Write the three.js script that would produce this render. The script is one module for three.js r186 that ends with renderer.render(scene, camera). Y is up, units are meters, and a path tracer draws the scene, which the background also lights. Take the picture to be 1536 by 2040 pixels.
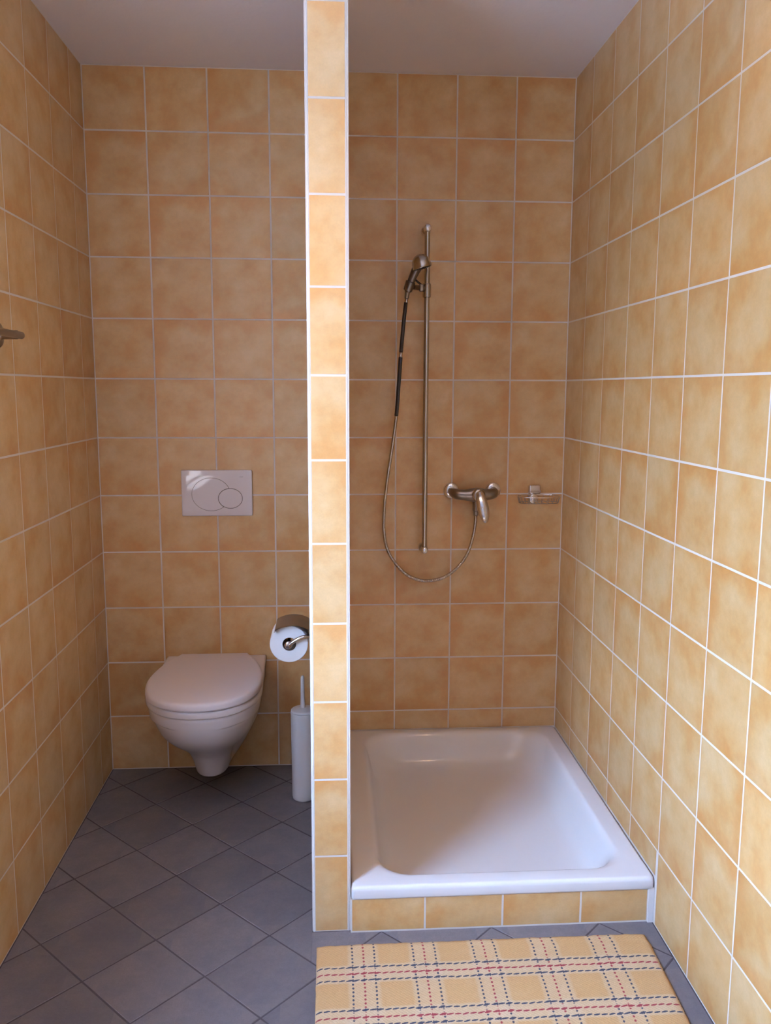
import * as THREE from 'three';
import { RoundedBoxGeometry } from 'three/addons/geometries/RoundedBoxGeometry.js';
import { mergeGeometries, mergeVertices, toCreasedNormals } from 'three/addons/utils/BufferGeometryUtils.js';
import { RectAreaLightUniformsLib } from 'three/addons/lights/RectAreaLightUniformsLib.js';
import { ImprovedNoise } from 'three/addons/math/ImprovedNoise.js';
import { FontLoader } from 'three/addons/loaders/FontLoader.js';
import { TextGeometry } from 'three/addons/geometries/TextGeometry.js';

// ---------------------------------------------------------------- camera
const scene = new THREE.Scene();
const camera = new THREE.PerspectiveCamera(2 * Math.atan(1020 / 1677.19) * 180 / Math.PI, 1536 / 2040, 0.05, 200);
{
  const yaw = -0.0656, pitch = 0.1449, roll = -0.0035;
  const Ry = new THREE.Matrix4().makeRotationY(-yaw), Rx = new THREE.Matrix4().makeRotationX(pitch), Rz = new THREE.Matrix4().makeRotationZ(roll);
  const toCam = Rz.multiply(Rx).multiply(Ry);
  camera.position.set(0.7947, 1.3679, 2.9462);
  camera.quaternion.setFromRotationMatrix(toCam.clone().transpose());
}
const renderer = new THREE.WebGLRenderer({ antialias: true });
renderer.toneMapping = THREE.LinearToneMapping;
renderer.shadowMap.enabled = true;
renderer.shadowMap.type = THREE.PCFSoftShadowMap;

// ---------------------------------------------------------------- sky, daylight, exposure
renderer.toneMappingExposure = 0.58;
const SKY = 60;         // clear sky: pale at the horizon, blue above
const SUN = 330;         // high sun: it falls steeply through the window on sill and floor, in front of the picture
function skyTexture() {
  const w = 256, h = 128, d = new Float32Array(w * h * 4), n = new ImprovedNoise();
  for (let j = 0; j < h; j++) for (let i = 0; i < w; i++) {
    const el = ((j + 0.5) / h - 0.5) * Math.PI, az = (i + 0.5) / w * Math.PI * 2, s = Math.max(0, Math.sin(el));
    const x = Math.cos(el) * Math.cos(az), z = Math.cos(el) * Math.sin(az);
    const haze = 1 + 0.12 * n.noise(x * 2.2 + 5, s * 3.1, z * 2.2) + 0.06 * n.noise(x * 6, s * 7 + 3, z * 6);
    const t = 1 - Math.exp(-s * 4), L = (0.32 + 1.4 * t) * haze, o = (j * w + i) * 4;
    d[o] = L * (0.74 - 0.32 * t); d[o + 1] = L * (0.88 - 0.2 * t); d[o + 2] = L * (1.08 + 0.1 * t); d[o + 3] = 1;
  }
  const t = new THREE.DataTexture(d, w, h, THREE.RGBAFormat, THREE.FloatType);
  t.mapping = THREE.EquirectangularReflectionMapping; t.colorSpace = THREE.LinearSRGBColorSpace; t.magFilter = t.minFilter = THREE.LinearFilter; t.wrapS = THREE.RepeatWrapping;
  t.needsUpdate = true;
  return t;
}
scene.background = skyTexture();
scene.backgroundIntensity = SKY;
const sun = new THREE.DirectionalLight(0xfff6ec, SUN);
sun.position.set(-13.4, 16.7, -2.4); sun.target.position.set(0, 0, 1.5); scene.add(sun, sun.target);
sun.castShadow = true; sun.shadow.mapSize.set(2048, 2048); sun.shadow.camera.left = sun.shadow.camera.bottom = -20; sun.shadow.camera.right = sun.shadow.camera.top = 20; sun.shadow.camera.far = 60;
const SPOT = 0.95;        // each of the four warm ceiling spots (candela)

// ---------------------------------------------------------------- room measures (metres)
const W = 1.6235, H = 2.4, D = 3.55;                  // width, height, depth; back wall at z = 0
const PL = 0.7422, PR = 0.8392, PZ = 0.9720;          // tiled partition: left, right, front
const WIN = { z0: 1.6, z1: 2.46, y0: 0.8, y1: 2.08 };
const J = 0.0046;                                     // joint width
const RZ = 0.982, RH = 0.0925;                        // shower plinth front and height

// ---------------------------------------------------------------- helpers
let seed = 7;
const rnd = () => { seed = (seed * 1664525 + 1013904223) >>> 0; return seed / 4294967296; };
const pn = new ImprovedNoise();
const used = {};
function numbered(n) { const k = used[n] = (used[n] ?? -1) + 1; return k ? n + '_' + String(k).padStart(3, '0') : n; }
function shade(o) { o.traverse((m) => { if (m.isMesh) { m.castShadow = true; m.receiveShadow = true; } }); return o; }
function tag(o, label, category, group) { o.userData.label = label; o.userData.category = category; if (group) o.userData.group = group; return o; }
function thing(name, label, category, pos = [0, 0, 0]) {
  const g = new THREE.Group(); g.name = numbered(name); g.position.set(...pos); scene.add(g);
  return tag(g, label, category);
}
function part(name, geo, mat, parent, label) {
  const m = new THREE.Mesh(geo, mat); m.name = name; m.castShadow = m.receiveShadow = true; parent.add(m);
  if (label) m.userData.label = label;
  return m;
}
function struct(name, geo, mat) {
  const m = new THREE.Mesh(geo, mat); m.name = name; m.userData.kind = 'structure'; m.castShadow = m.receiveShadow = true; scene.add(m);
  return m;
}
const box = (x0, x1, y0, y1, z0, z1) => new THREE.BoxGeometry(x1 - x0, y1 - y0, z1 - z0).translate((x0 + x1) / 2, (y0 + y1) / 2, (z0 + z1) / 2);
const rbox = (w, h, d, r, s = 3) => new RoundedBoxGeometry(w, h, d, s, r);
const V = (x, y, z) => new THREE.Vector3(x, y, z);
const merge = (l) => mergeGeometries(l.map((g) => { const k = g.index ? g.toNonIndexed() : g; for (const n of Object.keys(k.attributes)) if (!['position', 'normal', 'uv'].includes(n)) k.deleteAttribute(n); return k; }));
function lathe(pts, seg = 48) { return new THREE.LatheGeometry(pts.map((p) => new THREE.Vector2(...p)), seg); }
function tube(pts, r, seg = 64, rad = 12, closed = false) { return new THREE.TubeGeometry(new THREE.CatmullRomCurve3(pts.map((p) => p.isVector3 ? p : V(...p)), closed, 'centripetal'), seg, r, rad, closed); }
// geometry from rings of equal length; caps are fans
function loft(rings, { closed = true, cap0 = false, cap1 = false, flip = false } = {}) {
  const n = rings[0].length, pos = [], uv = [], idx = [];
  rings.forEach((r, j) => r.forEach((p, i) => { pos.push(p[0], p[1], p[2]); uv.push(i / n, j / rings.length); }));
  const put = (a, b, c) => flip ? idx.push(a, c, b) : idx.push(a, b, c);
  for (let j = 0; j + 1 < rings.length; j++) for (let i = 0; i < (closed ? n : n - 1); i++) {
    const a = j * n + i, b = j * n + (i + 1) % n, c = a + n, d = b + n;
    put(a, b, c); put(b, d, c);
  }
  const cap = (j, rev) => {
    const c = [0, 0, 0]; rings[j].forEach((p) => { for (let k = 0; k < 3; k++) c[k] += p[k] / n; });
    const m = pos.length / 3; pos.push(...c); uv.push(0.5, 0.5);
    for (let i = 0; i < n; i++) rev ? put(j * n + (i + 1) % n, j * n + i, m) : put(j * n + i, j * n + (i + 1) % n, m);
  };
  if (cap0) cap(0, true);
  if (cap1) cap(rings.length - 1, false);
  const g = new THREE.BufferGeometry();
  g.setAttribute('position', new THREE.Float32BufferAttribute(pos, 3)); g.setAttribute('uv', new THREE.Float32BufferAttribute(uv, 2)); g.setIndex(idx);
  g.computeVertexNormals();
  return g;
}
// a tile cut to any convex outline (counter-clockwise), its face towards +z with softened edges
function polyTile(P, depth = 0.006, b = 0.0016, uvScale = 5, u0 = 0.5, v0 = 0.5) {
  const n = P.length;
  const inset = (t) => P.map((p, i) => {
    const a = P[(i + n - 1) % n], c = P[(i + 1) % n];
    let n1 = [-(p[1] - a[1]), p[0] - a[0]], n2 = [-(c[1] - p[1]), c[0] - p[0]];
    const l1 = Math.hypot(...n1), l2 = Math.hypot(...n2); n1 = n1.map((v) => v / l1); n2 = n2.map((v) => v / l2);
    const k = 1 / Math.max(0.25, 1 + n1[0] * n2[0] + n1[1] * n2[1]);
    return [p[0] + (n1[0] + n2[0]) * k * t, p[1] + (n1[1] + n2[1]) * k * t];
  });
  const rings = [[0, -depth], [0, -b], [b * 0.35, -b * 0.3], [b, 0]].map(([t, z]) => inset(t).map((p) => [...p, z]));
  const pos = [], uv = [], idx = [];
  rings.forEach((r) => r.forEach((p) => { pos.push(...p); uv.push(p[0] * uvScale + u0, p[1] * uvScale + v0); }));
  for (let j = 0; j < 3; j++) for (let i = 0; i < n; i++) { const a = j * n + i, c = j * n + (i + 1) % n; idx.push(a, c, a + n, c, c + n, a + n); }
  for (let i = 1; i + 1 < n; i++) idx.push(3 * n, 3 * n + i, 3 * n + i + 1);
  const g = new THREE.BufferGeometry();
  g.setAttribute('position', new THREE.Float32BufferAttribute(pos, 3)); g.setAttribute('uv', new THREE.Float32BufferAttribute(uv, 2)); g.setIndex(idx);
  g.computeVertexNormals();
  const N = g.attributes.normal;                       // the face stays flat, its bevel round
  for (let i = 0; i < n; i++) N.setXYZ(3 * n + i, 0, 0, 1);
  return g;
}

// ---------------------------------------------------------------- textures
const lin = (c) => { c /= 255; return c <= 0.04045 ? c / 12.92 : ((c + 0.055) / 1.055) ** 2.4; };
function dataTex(w, h, f, srgb = true) {
  const d = new Uint8Array(w * h * 4);
  for (let j = 0; j < h; j++) for (let i = 0; i < w; i++) {
    const c = f(i / w, j / h, i, j), o = (j * w + i) * 4;
    d[o] = Math.max(0, Math.min(255, c[0])); d[o + 1] = Math.max(0, Math.min(255, c[1])); d[o + 2] = Math.max(0, Math.min(255, c[2])); d[o + 3] = 255;
  }
  const t = new THREE.DataTexture(d, w, h, THREE.RGBAFormat);
  t.colorSpace = srgb ? THREE.SRGBColorSpace : THREE.NoColorSpace; t.magFilter = THREE.LinearFilter; t.minFilter = THREE.LinearMipmapLinearFilter; t.generateMipmaps = true;
  t.wrapS = t.wrapT = THREE.RepeatWrapping; t.needsUpdate = true;
  return t;
}
const fbm = (x, y, z, o = 4) => { let s = 0, a = 1, n = 0; for (let k = 0; k < o; k++) { s += a * pn.noise(x, y, z); n += a; a *= 0.52; x = x * 2.03 + 7.1; y = y * 2.03 + 3.7; z += 11.3; } return s / n; };
const mixc = (a, b, t) => a.map((v, k) => v + (b[k] - v) * t);
const clamp = (v, a = 0, b = 1) => Math.min(b, Math.max(a, v));
const sstep = (a, b, v) => { const t = clamp((v - a) / (b - a)); return t * t * (3 - 2 * t); };

const OCHRE = [192, 150, 95], PALE = [203, 171, 125], RUST = [186, 129, 68];
const ochreMats = [];
const tileBump = dataTex(256, 256, (u, v) => { const n = 128 + 60 * fbm(u * 9, v * 9, 3.3, 3) + 26 * fbm(u * 60, v * 60, 9.1, 2); return [n, n, n]; }, false);
for (let k = 0; k < 12; k++) {
  const z = 3.7 * k + 0.5, tone = [0.99, 1.0, 1.01, 0.975, 1.015, 1.0, 0.985, 1.02, 0.995, 1.005, 0.98, 1.01][k];
  const cx = 0.35 + 0.3 * rnd(), cy = 0.35 + 0.3 * rnd(), edge = 0.55 + 0.45 * rnd();
  const map = dataTex(192, 192, (u, v) => {
    // sponged glaze: pale cloud on a rusty ground, the ground showing through more in one or two ragged borders
    const wob = 0.24 * fbm(u * 2.6, v * 2.6, z, 4);
    const r = Math.max(Math.abs(u - cx), Math.abs(v - cy)) + wob * 1.5;
    const cloud = fbm(u * 2.1 + 3, v * 2.1, z + 20, 4), fine = fbm(u * 14, v * 14, z + 40, 3), grain = fbm(u * 55, v * 55, z + 60, 2);
    let c = mixc(OCHRE, PALE, clamp(0.5 + 1.5 * cloud));
    c = mixc(c, RUST, clamp(edge * sstep(0.3, 0.66, r) + 0.35 * sstep(0.1, 0.5, -cloud)) * 0.8);
    return c.map((q) => (q * (1 + 0.035 * fine + 0.03 * grain)) * tone);
  });
  ochreMats.push(new THREE.MeshStandardMaterial({ map, roughness: 0.42, bumpMap: tileBump, bumpScale: 0.0002 }));
}
const slateMats = [];
for (let k = 0; k < 6; k++) {
  const z = 5.1 * k + 1.5, tone = [1, 0.95, 1.04, 0.98, 1.02, 0.93][k];
  const map = dataTex(192, 192, (u, v) => {
    const a = fbm(u * 2.4, v * 2.4, z, 4), b = fbm(u * 16, v * 16, z + 20, 3), g = fbm(u * 70, v * 70, z + 40, 2);
    let c = mixc([116, 110, 112], [104, 101, 107], clamp(0.5 + 1.6 * a));
    return c.map((q) => q * tone * (1 + 0.06 * b + 0.09 * g));
  });
  const bump = dataTex(192, 192, (u, v) => { const n = 128 + 50 * fbm(u * 6, v * 6, z, 3) + 40 * fbm(u * 45, v * 45, z + 9, 2); return [n, n, n]; }, false);
  slateMats.push(new THREE.MeshStandardMaterial({ map, roughness: 0.5, bumpMap: bump, bumpScale: 0.0005 }));
}
const plasterBump = dataTex(512, 512, (u, v) => { const n = 128 + 45 * fbm(u * 60, v * 60, 2.2, 3) + 30 * fbm(u * 160, v * 160, 5.2, 2); return [n, n, n]; }, false);
const rep = (t, a, b) => { const c = t.clone(); c.repeat.set(a, b); c.needsUpdate = true; return c; };
const M = {
  grout: new THREE.MeshStandardMaterial({ color: 0xdcd4ce, roughness: 0.9 }),
  darkGrout: new THREE.MeshStandardMaterial({ color: 0x4a4549, roughness: 0.95 }),
  plaster: new THREE.MeshStandardMaterial({ color: 0xf5f3fa, roughness: 0.95, bumpMap: rep(plasterBump, 1, 1), bumpScale: 0.0016 }),
  trim: new THREE.MeshStandardMaterial({ color: 0xeeebe8, roughness: 0.35 }),
  silicone: new THREE.MeshStandardMaterial({ color: 0xe4e0de, roughness: 0.5 }),
  enamel: new THREE.MeshPhysicalMaterial({ color: 0xecebec, roughness: 0.3, clearcoat: 0.6, clearcoatRoughness: 0.08 }),
  ceramic: new THREE.MeshPhysicalMaterial({ color: 0xece7ea, roughness: 0.28, clearcoat: 0.5, clearcoatRoughness: 0.06 }),
  lidPlastic: new THREE.MeshStandardMaterial({ color: 0xe8e2e6, roughness: 0.42 }),
  whitePlastic: new THREE.MeshPhysicalMaterial({ color: 0xece8ee, roughness: 0.3, clearcoat: 1, clearcoatRoughness: 0.02 }),
  brushPlastic: new THREE.MeshStandardMaterial({ color: 0xdcd9d8, roughness: 0.45 }),
  chrome: new THREE.MeshStandardMaterial({ color: 0xe4e3e4, metalness: 1, roughness: 0.14 }),
  satinChrome: new THREE.MeshStandardMaterial({ color: 0xb9b2aa, metalness: 1, roughness: 0.24 }),
  dullChrome: new THREE.MeshStandardMaterial({ color: 0x8d847b, metalness: 1, roughness: 0.28 }),
  darkChrome: new THREE.MeshStandardMaterial({ color: 0x6f665f, metalness: 1, roughness: 0.3 }),
  black: new THREE.MeshStandardMaterial({ color: 0x241a14, roughness: 0.5 }),
  groove: new THREE.MeshStandardMaterial({ color: 0x4a4340, roughness: 0.8 }),
  print: new THREE.MeshStandardMaterial({ color: 0x6d686a, roughness: 0.7 }),
  paper: new THREE.MeshStandardMaterial({ color: 0xf1f1f2, roughness: 0.95 }),
  card: new THREE.MeshStandardMaterial({ color: 0x8a7f76, roughness: 0.95 }),
  door: new THREE.MeshStandardMaterial({ color: 0xe6e4e6, roughness: 0.5 }),
  glass: new THREE.MeshPhysicalMaterial({ color: 0xffffff, transmission: 1, thickness: 0, roughness: 0, ior: 1.5 }),
  gravel: new THREE.MeshStandardMaterial({ color: 0xaab6c6, roughness: 1 }),
  leaf: new THREE.MeshStandardMaterial({ color: 0x3c4a28, roughness: 1 }),
  bulb: new THREE.MeshStandardMaterial({ color: 0xffffff, emissive: 0xffe9cf, emissiveIntensity: 30 }),
};

// ---------------------------------------------------------------- floor of diagonal slate tiles
const floor = struct('floor', box(-0.25, W + 0.25, -0.2, -0.0012, -0.2, D + 0.2), M.darkGrout);
function clipPoly(P, a, b, c) {                         // keeps a*x + b*y <= c
  const out = [];
  P.forEach((p, i) => {
    const q = P[(i + 1) % P.length], dp = a * p[0] + b * p[1] - c, dq = a * q[0] + b * q[1] - c;
    if (dp <= 0) out.push(p);
    if (dp * dq < 0) { const t = dp / (dp - dq); out.push([p[0] + (q[0] - p[0]) * t, p[1] + (q[1] - p[1]) * t]); }
  });
  return out;
}
const area = (P) => Math.abs(P.reduce((s, p, i) => { const q = P[(i + 1) % P.length]; return s + p[0] * q[1] - q[0] * p[1]; }, 0)) / 2;
{
  const p = 0.2, ou = 0.705 * p, ov = -0.222 * p, s2 = Math.SQRT1_2;
  const whole = polyTile([[-1, 0], [0, -1], [1, 0], [0, 1]].map((q) => q.map((v) => v * (p - 0.0042) * s2)), 0.006, 0.0016);
  for (let a = -2; a < 40; a++) for (let b = -20; b < 14; b++) {
    const u = ou + a * p + p / 2, v = ov + b * p + p / 2, cx = (u + v) * s2, cz = (u - v) * s2, r = (p - 0.0042) * s2;
    if (cx < -0.2 || cx > W + 0.2 || cz < -0.2 || cz > D + 0.2) continue;
    const zp = PZ + 0.0012, room = [0.003, W - 0.003, 0.003, D - 0.003];
    let rooms;                                          // whole tiles, save where the partition stands
    if (cz - r >= zp - 0.012 && cz - r >= zp) rooms = [room];
    else if (cx + r <= PL) rooms = [room];
    else rooms = [[room[0], PL - 0.001, 0.003, D - 0.003], [PL - 0.001, W - 0.003, zp, D - 0.003]];
        for (const [x0, x1, z0, z1] of rooms) {
      let P = [[cx - r, cz], [cx, cz - r], [cx + r, cz], [cx, cz + r]];
      P = clipPoly(P, 1, 0, x1); P = clipPoly(P, -1, 0, -x0); P = clipPoly(P, 0, 1, z1); P = clipPoly(P, 0, -1, -z0);
      if (P.length < 3 || area(P) < 0.0002) continue;
      const full = Math.abs(area(P) - 2 * r * r) < 1e-7;
      const L = P.map(([x, z]) => [x - cx, -(z - cz)]).reverse();
      let sgn = 0; L.forEach((q, i) => { const w = L[(i + 1) % L.length]; sgn += q[0] * w[1] - w[0] * q[1]; });
      const m = part('tile', full ? whole : polyTile(sgn > 0 ? L : L.reverse(), 0.006, 0.0016), slateMats[Math.floor(rnd() * 6)], floor);
      m.position.set(cx, (rnd() - 0.5) * 0.0004, cz); m.rotation.x = -Math.PI / 2;
    }
  }
}

// ---------------------------------------------------------------- walls with tiles of their own
const BEV = 0.0011;
const rectCache = {};
function rectTile(w, h) {
  const k = w.toFixed(4) + '/' + h.toFixed(4);
  return rectCache[k] ??= polyTile([[-w / 2, -h / 2], [w / 2, -h / 2], [w / 2, h / 2], [-w / 2, h / 2]], 0.006, BEV);
}
// tiles between the lines us and vs of a wall; u runs along the wall's local x from origin, v is height
function tiles(wall, origin, turn, us, vs, { skip, j = J } = {}) {
  const holder = new THREE.Object3D(); holder.position.set(...origin); holder.rotation.y = turn; holder.updateMatrix();
  for (let a = 0; a + 1 < us.length; a++) for (let b = 0; b + 1 < vs.length; b++) {
    const u0 = us[a] + j / 2, u1 = us[a + 1] - j / 2, v0 = vs[b] + j / 2, v1 = vs[b + 1] - j / 2;
    if (u1 - u0 < 0.006 || v1 - v0 < 0.006) continue;
    const pieces = skip ? skip(u0, u1, v0, v1) : [[u0, u1, v0, v1]];
    for (const [x0, x1, y0, y1] of pieces) {
      if (x1 - x0 < 0.006 || y1 - y0 < 0.006) continue;
      const m = part('tile', rectTile(x1 - x0, y1 - y0), ochreMats[Math.floor(rnd() * 12)], wall);
      const q = new THREE.Vector3((x0 + x1) / 2, (y0 + y1) / 2, (rnd() - 0.5) * 0.0003).applyMatrix4(holder.matrix);
      m.position.copy(q); m.rotation.set((rnd() - 0.5) * 0.002, turn + (rnd() - 0.5) * 0.002, 0, 'YXZ');
    }
  }
}
const rows = Array.from({ length: 13 }, (_, k) => 0.2 * k);
const G = 0.0005;                                       // joints lie this deep
const seq = (a, b, first) => { const l = [a]; for (let v = first; v < b - 0.004; v += 0.2) l.push(v); l.push(b); return l; };

const wallBack = struct('wall_back', box(-0.25, W + 0.25, -0.2, H + 0.2, -0.2, -G), M.grout);
tiles(wallBack, [0, 0, 0], 0, [0, 0.2, 0.4, 0.6, PL], rows);
tiles(wallBack, [0, 0, 0], 0, [PR, W - 0.6, W - 0.4, W - 0.2, W], [0.126, ...rows.slice(1)]);

const wallRight = struct('wall_right', box(W + G, W + 0.25, -0.2, H + 0.2, -0.2, D + 0.2), M.grout);
part('plaster', box(W - 0.001, W + 0.02, 0, H, 1.9941, D), M.plaster, wallRight, 'white plaster beyond the tiles');
tiles(wallRight, [W, 0, 0], -Math.PI / 2, seq(0, 1.9941, 0.1941), rows, {
  skip: (u0, u1, v0, v1) => {                           // nothing behind the shower tray
    if (v1 < 0.2 && u1 < RZ) return [[u0, u1, Math.max(v0, 0.128), v1]];
    if (v1 < 0.2 && u0 < RZ) return [[u0, RZ + 0.001, Math.max(v0, 0.128), v1], [RZ + 0.006, u1, v0, v1]];
    return [[u0, u1, v0, v1]];
  },
});
{
  const s = new THREE.Shape([[-0.2, -0.2], [D + 0.2, -0.2], [D + 0.2, H + 0.2], [-0.2, H + 0.2]].map((p) => new THREE.Vector2(...p)));
  s.holes.push(new THREE.Path([[WIN.z0, WIN.y0], [WIN.z0, WIN.y1], [WIN.z1, WIN.y1], [WIN.z1, WIN.y0]].map((p) => new THREE.Vector2(...p))));
  const g = new THREE.ExtrudeGeometry(s, { depth: 0.25, bevelEnabled: false });
  g.rotateY(-Math.PI / 2);                              // local x -> z, depth -> -x
  g.translate(-G, 0, 0);
  const wl = struct('wall_left', g, M.grout);
  const T1 = 1.3358;                                    // tiles end here; white plaster round the window
  tiles(wl, [0, 0, T1], Math.PI / 2, seq(0, T1, 0.1358).map((z) => T1 - z).reverse(), rows);
  const sp = new THREE.Shape([[T1, 0], [D, 0], [D, H], [T1, H]].map((p) => new THREE.Vector2(...p)));
  sp.holes.push(new THREE.Path([[WIN.z0, WIN.y0], [WIN.z0, WIN.y1], [WIN.z1, WIN.y1], [WIN.z1, WIN.y0]].map((p) => new THREE.Vector2(...p))));
  part('plaster', new THREE.ExtrudeGeometry(sp, { depth: 0.002, bevelEnabled: false }).rotateY(-Math.PI / 2), M.plaster, wl, 'white plaster round the window');
}
const wallFront = struct('wall_front', box(-0.25, W + 0.25, -0.2, H + 0.2, D + G, D + 0.2), M.grout);
tiles(wallFront, [W, 0, D], Math.PI, [0, 0.1, 0.3, 1.2435, 1.4235, W], rows, { skip: (u0, u1, v0, v1) => u0 > 0.29 && u1 < 1.25 && v0 < 2.1 ? [] : [[u0, u1, v0, v1]] });
const ceilingGeo = box(-0.25, W + 0.25, H, H + 0.2, -0.2, D + 0.2);
{ const p = ceilingGeo.attributes.position, uv = ceilingGeo.attributes.uv; for (let i = 0; i < p.count; i++) uv.setXY(i, p.getX(i), p.getZ(i)); }
struct('ceiling', ceilingGeo, M.plaster);

// the partition between toilet and shower, tiled on three sides, white edge profiles on its two front corners
const partition = struct('wall_partition', box(PL + G, PR - G, 0, H, -0.05, PZ - G), M.grout);
const pj = [0, 0.2052, 0.409, 0.610, 0.8075, 1.0035, 1.2025, 1.399, 1.598, 1.800, 2.004, 2.204, H];
tiles(partition, [0, 0, PZ], 0, [PL + 0.0055, PR - 0.0055], pj);
tiles(partition, [PR, 0, 0], Math.PI / 2, [-PZ + 0.007, -0.8, -0.6, -0.4, -0.2, 0], [0.126, ...rows.slice(1)]);
tiles(partition, [PL, 0, 0], -Math.PI / 2, [0, 0.2, 0.4, 0.6, 0.8, PZ - 0.007], rows);
for (const s of [-1, 1]) {
  const x = s < 0 ? PL : PR, sh = new THREE.Shape(), r = 0.0062;   // quarter-round profile
  sh.moveTo(0, 0); sh.lineTo(r, 0);
  for (let k = 1; k <= 8; k++) { const a = k / 8 * Math.PI / 2; sh.lineTo(r * Math.cos(a), r * Math.sin(a)); }
  sh.lineTo(0, 0);
  const g = new THREE.ExtrudeGeometry(sh, { depth: H, bevelEnabled: false, curveSegments: 8 });
  g.rotateX(-Math.PI / 2);                              // depth -> up; the round faces +x and -z
  g.rotateY(s > 0 ? -Math.PI / 2 : Math.PI);
  const m = part('edge_trim', toCreasedNormals(g, 0.6), M.trim, partition);
  m.position.set(x - s * r + s * 0.0002, 0, PZ - r + 0.0004);
}

// low plinth under the tray
const plinth = struct('shower_plinth', box(PR - 0.0005, W - 0.003, 0, RH - G, RZ - 0.05, RZ - G), M.grout);
tiles(plinth, [0, 0, RZ], 0, [PR + 0.001, 1.028, 1.2279, 1.4316, 1.6085], [0.002, RH]);
part('sealant', box(1.6085, W - 0.0005, 0, RH + 0.004, RZ - 0.03, RZ + 0.004), M.silicone, plinth, 'wide white sealant joint');

// window in the left wall, in front of the picture's left edge, and what stands outside
{
  const { z0, z1, y0, y1 } = WIN, f = 0.045, xw = -0.045;
  const fr = new THREE.Group(); fr.name = 'window_1'; fr.userData.kind = 'structure'; scene.add(fr);
  const bars = [box(xw - 0.03, xw + 0.03, y0, y1, z0, z0 + f), box(xw - 0.03, xw + 0.03, y0, y1, z1 - f, z1), box(xw - 0.03, xw + 0.03, y0, y0 + f, z0 + f, z1 - f), box(xw - 0.03, xw + 0.03, y1 - f, y1, z0 + f, z1 - f)];
  part('window_frame', merge(bars), M.trim, fr);
  part('pane', new THREE.PlaneGeometry(z1 - z0 - 2 * f, y1 - y0 - 2 * f).rotateY(Math.PI / 2).translate(xw, (y0 + y1) / 2, (z0 + z1) / 2), M.glass, fr);
  part('window_sill', merge([rbox(0.02, 0.03, z1 - z0 - 0.002, 0.004).translate(-0.005, y0 + 0.0155, (z0 + z1) / 2), rbox(0.075, 0.03, z1 - z0 + 0.06, 0.006).translate(0.0385, y0 + 0.0155, (z0 + z1) / 2)]), M.trim, fr);
  // outside, seen only in reflections: a sunlit gravel yard and a dark hedge straight across from the window
  struct('yard', box(-40, -0.27, -1.0, -0.5, -30, 45), M.gravel);
  const hd = thing('hedge', 'dark clipped hedge in the yard across from the window', 'hedge', [-5.5, -0.5, 0]);
  const hs = new RoundedBoxGeometry(1.2, 2.5, 20, 5, 0.25).translate(0, 1.25, -1.8);
  { const p = hs.attributes.position; for (let i = 0; i < p.count; i++) { const x = p.getX(i), y = p.getY(i), z = p.getZ(i); p.setXYZ(i, x + 0.15 * pn.noise(y * 2, z * 2, 1), Math.max(0, y + (y > 1 ? 0.12 * pn.noise(x * 2, z * 3, 4) : 0)), z); } hs.computeVertexNormals(); }
  part('foliage', hs, M.leaf, hd);
}
// door behind the camera
{
  const d = new THREE.Group(); d.name = 'door_1'; d.userData.kind = 'structure'; scene.add(d);
  part('door_leaf', rbox(0.8, 2.02, 0.04, 0.004).translate(0.85, 1.012, D - 0.021), M.door, d);
  part('door_frame', merge([box(0.38, 0.45, 0, 2.1, D - 0.03, D), box(1.25, 1.32, 0, 2.1, D - 0.03, D), box(0.45, 1.25, 2.03, 2.1, D - 0.03, D)]), M.trim, d);
  part('door_handle', merge([tube([[0.5, 1.05, D - 0.04], [0.5, 1.05, D - 0.085], [0.52, 1.05, D - 0.09], [0.62, 1.05, D - 0.09]], 0.009, 30, 10), new THREE.CylinderGeometry(0.025, 0.025, 0.01, 24).rotateX(Math.PI / 2).translate(0.5, 1.05, D - 0.044)]), M.satinChrome, d);
}
// four small ceiling spots over the front of the room (outside the picture)
for (let k = 0; k < 4; k++) {
  const x = 0.2 + 0.41 * k, z = 1.55;
  const l = thing('ceiling_spot', ['leftmost', 'second from the left', 'third from the left', 'rightmost'][k] + ' of the four small round ceiling spots', 'lamp', [x, H, z]);
  part('rim', lathe([[0.03, 0], [0.042, 0], [0.042, -0.006], [0.034, -0.012], [0.03, -0.012], [0.03, 0]], 32), M.chrome, l);
  part('bulb', new THREE.SphereGeometry(0.022, 20, 14).translate(0, -0.022, 0), M.bulb, l);
  const p = new THREE.SpotLight(0xffca98, SPOT, 0, 0.8, 0.8, 2); p.position.set(0, -0.022, 0); p.target.position.set(0, -2, -0.6); p.castShadow = true; p.shadow.radius = 1; l.add(p, p.target);
}

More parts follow.
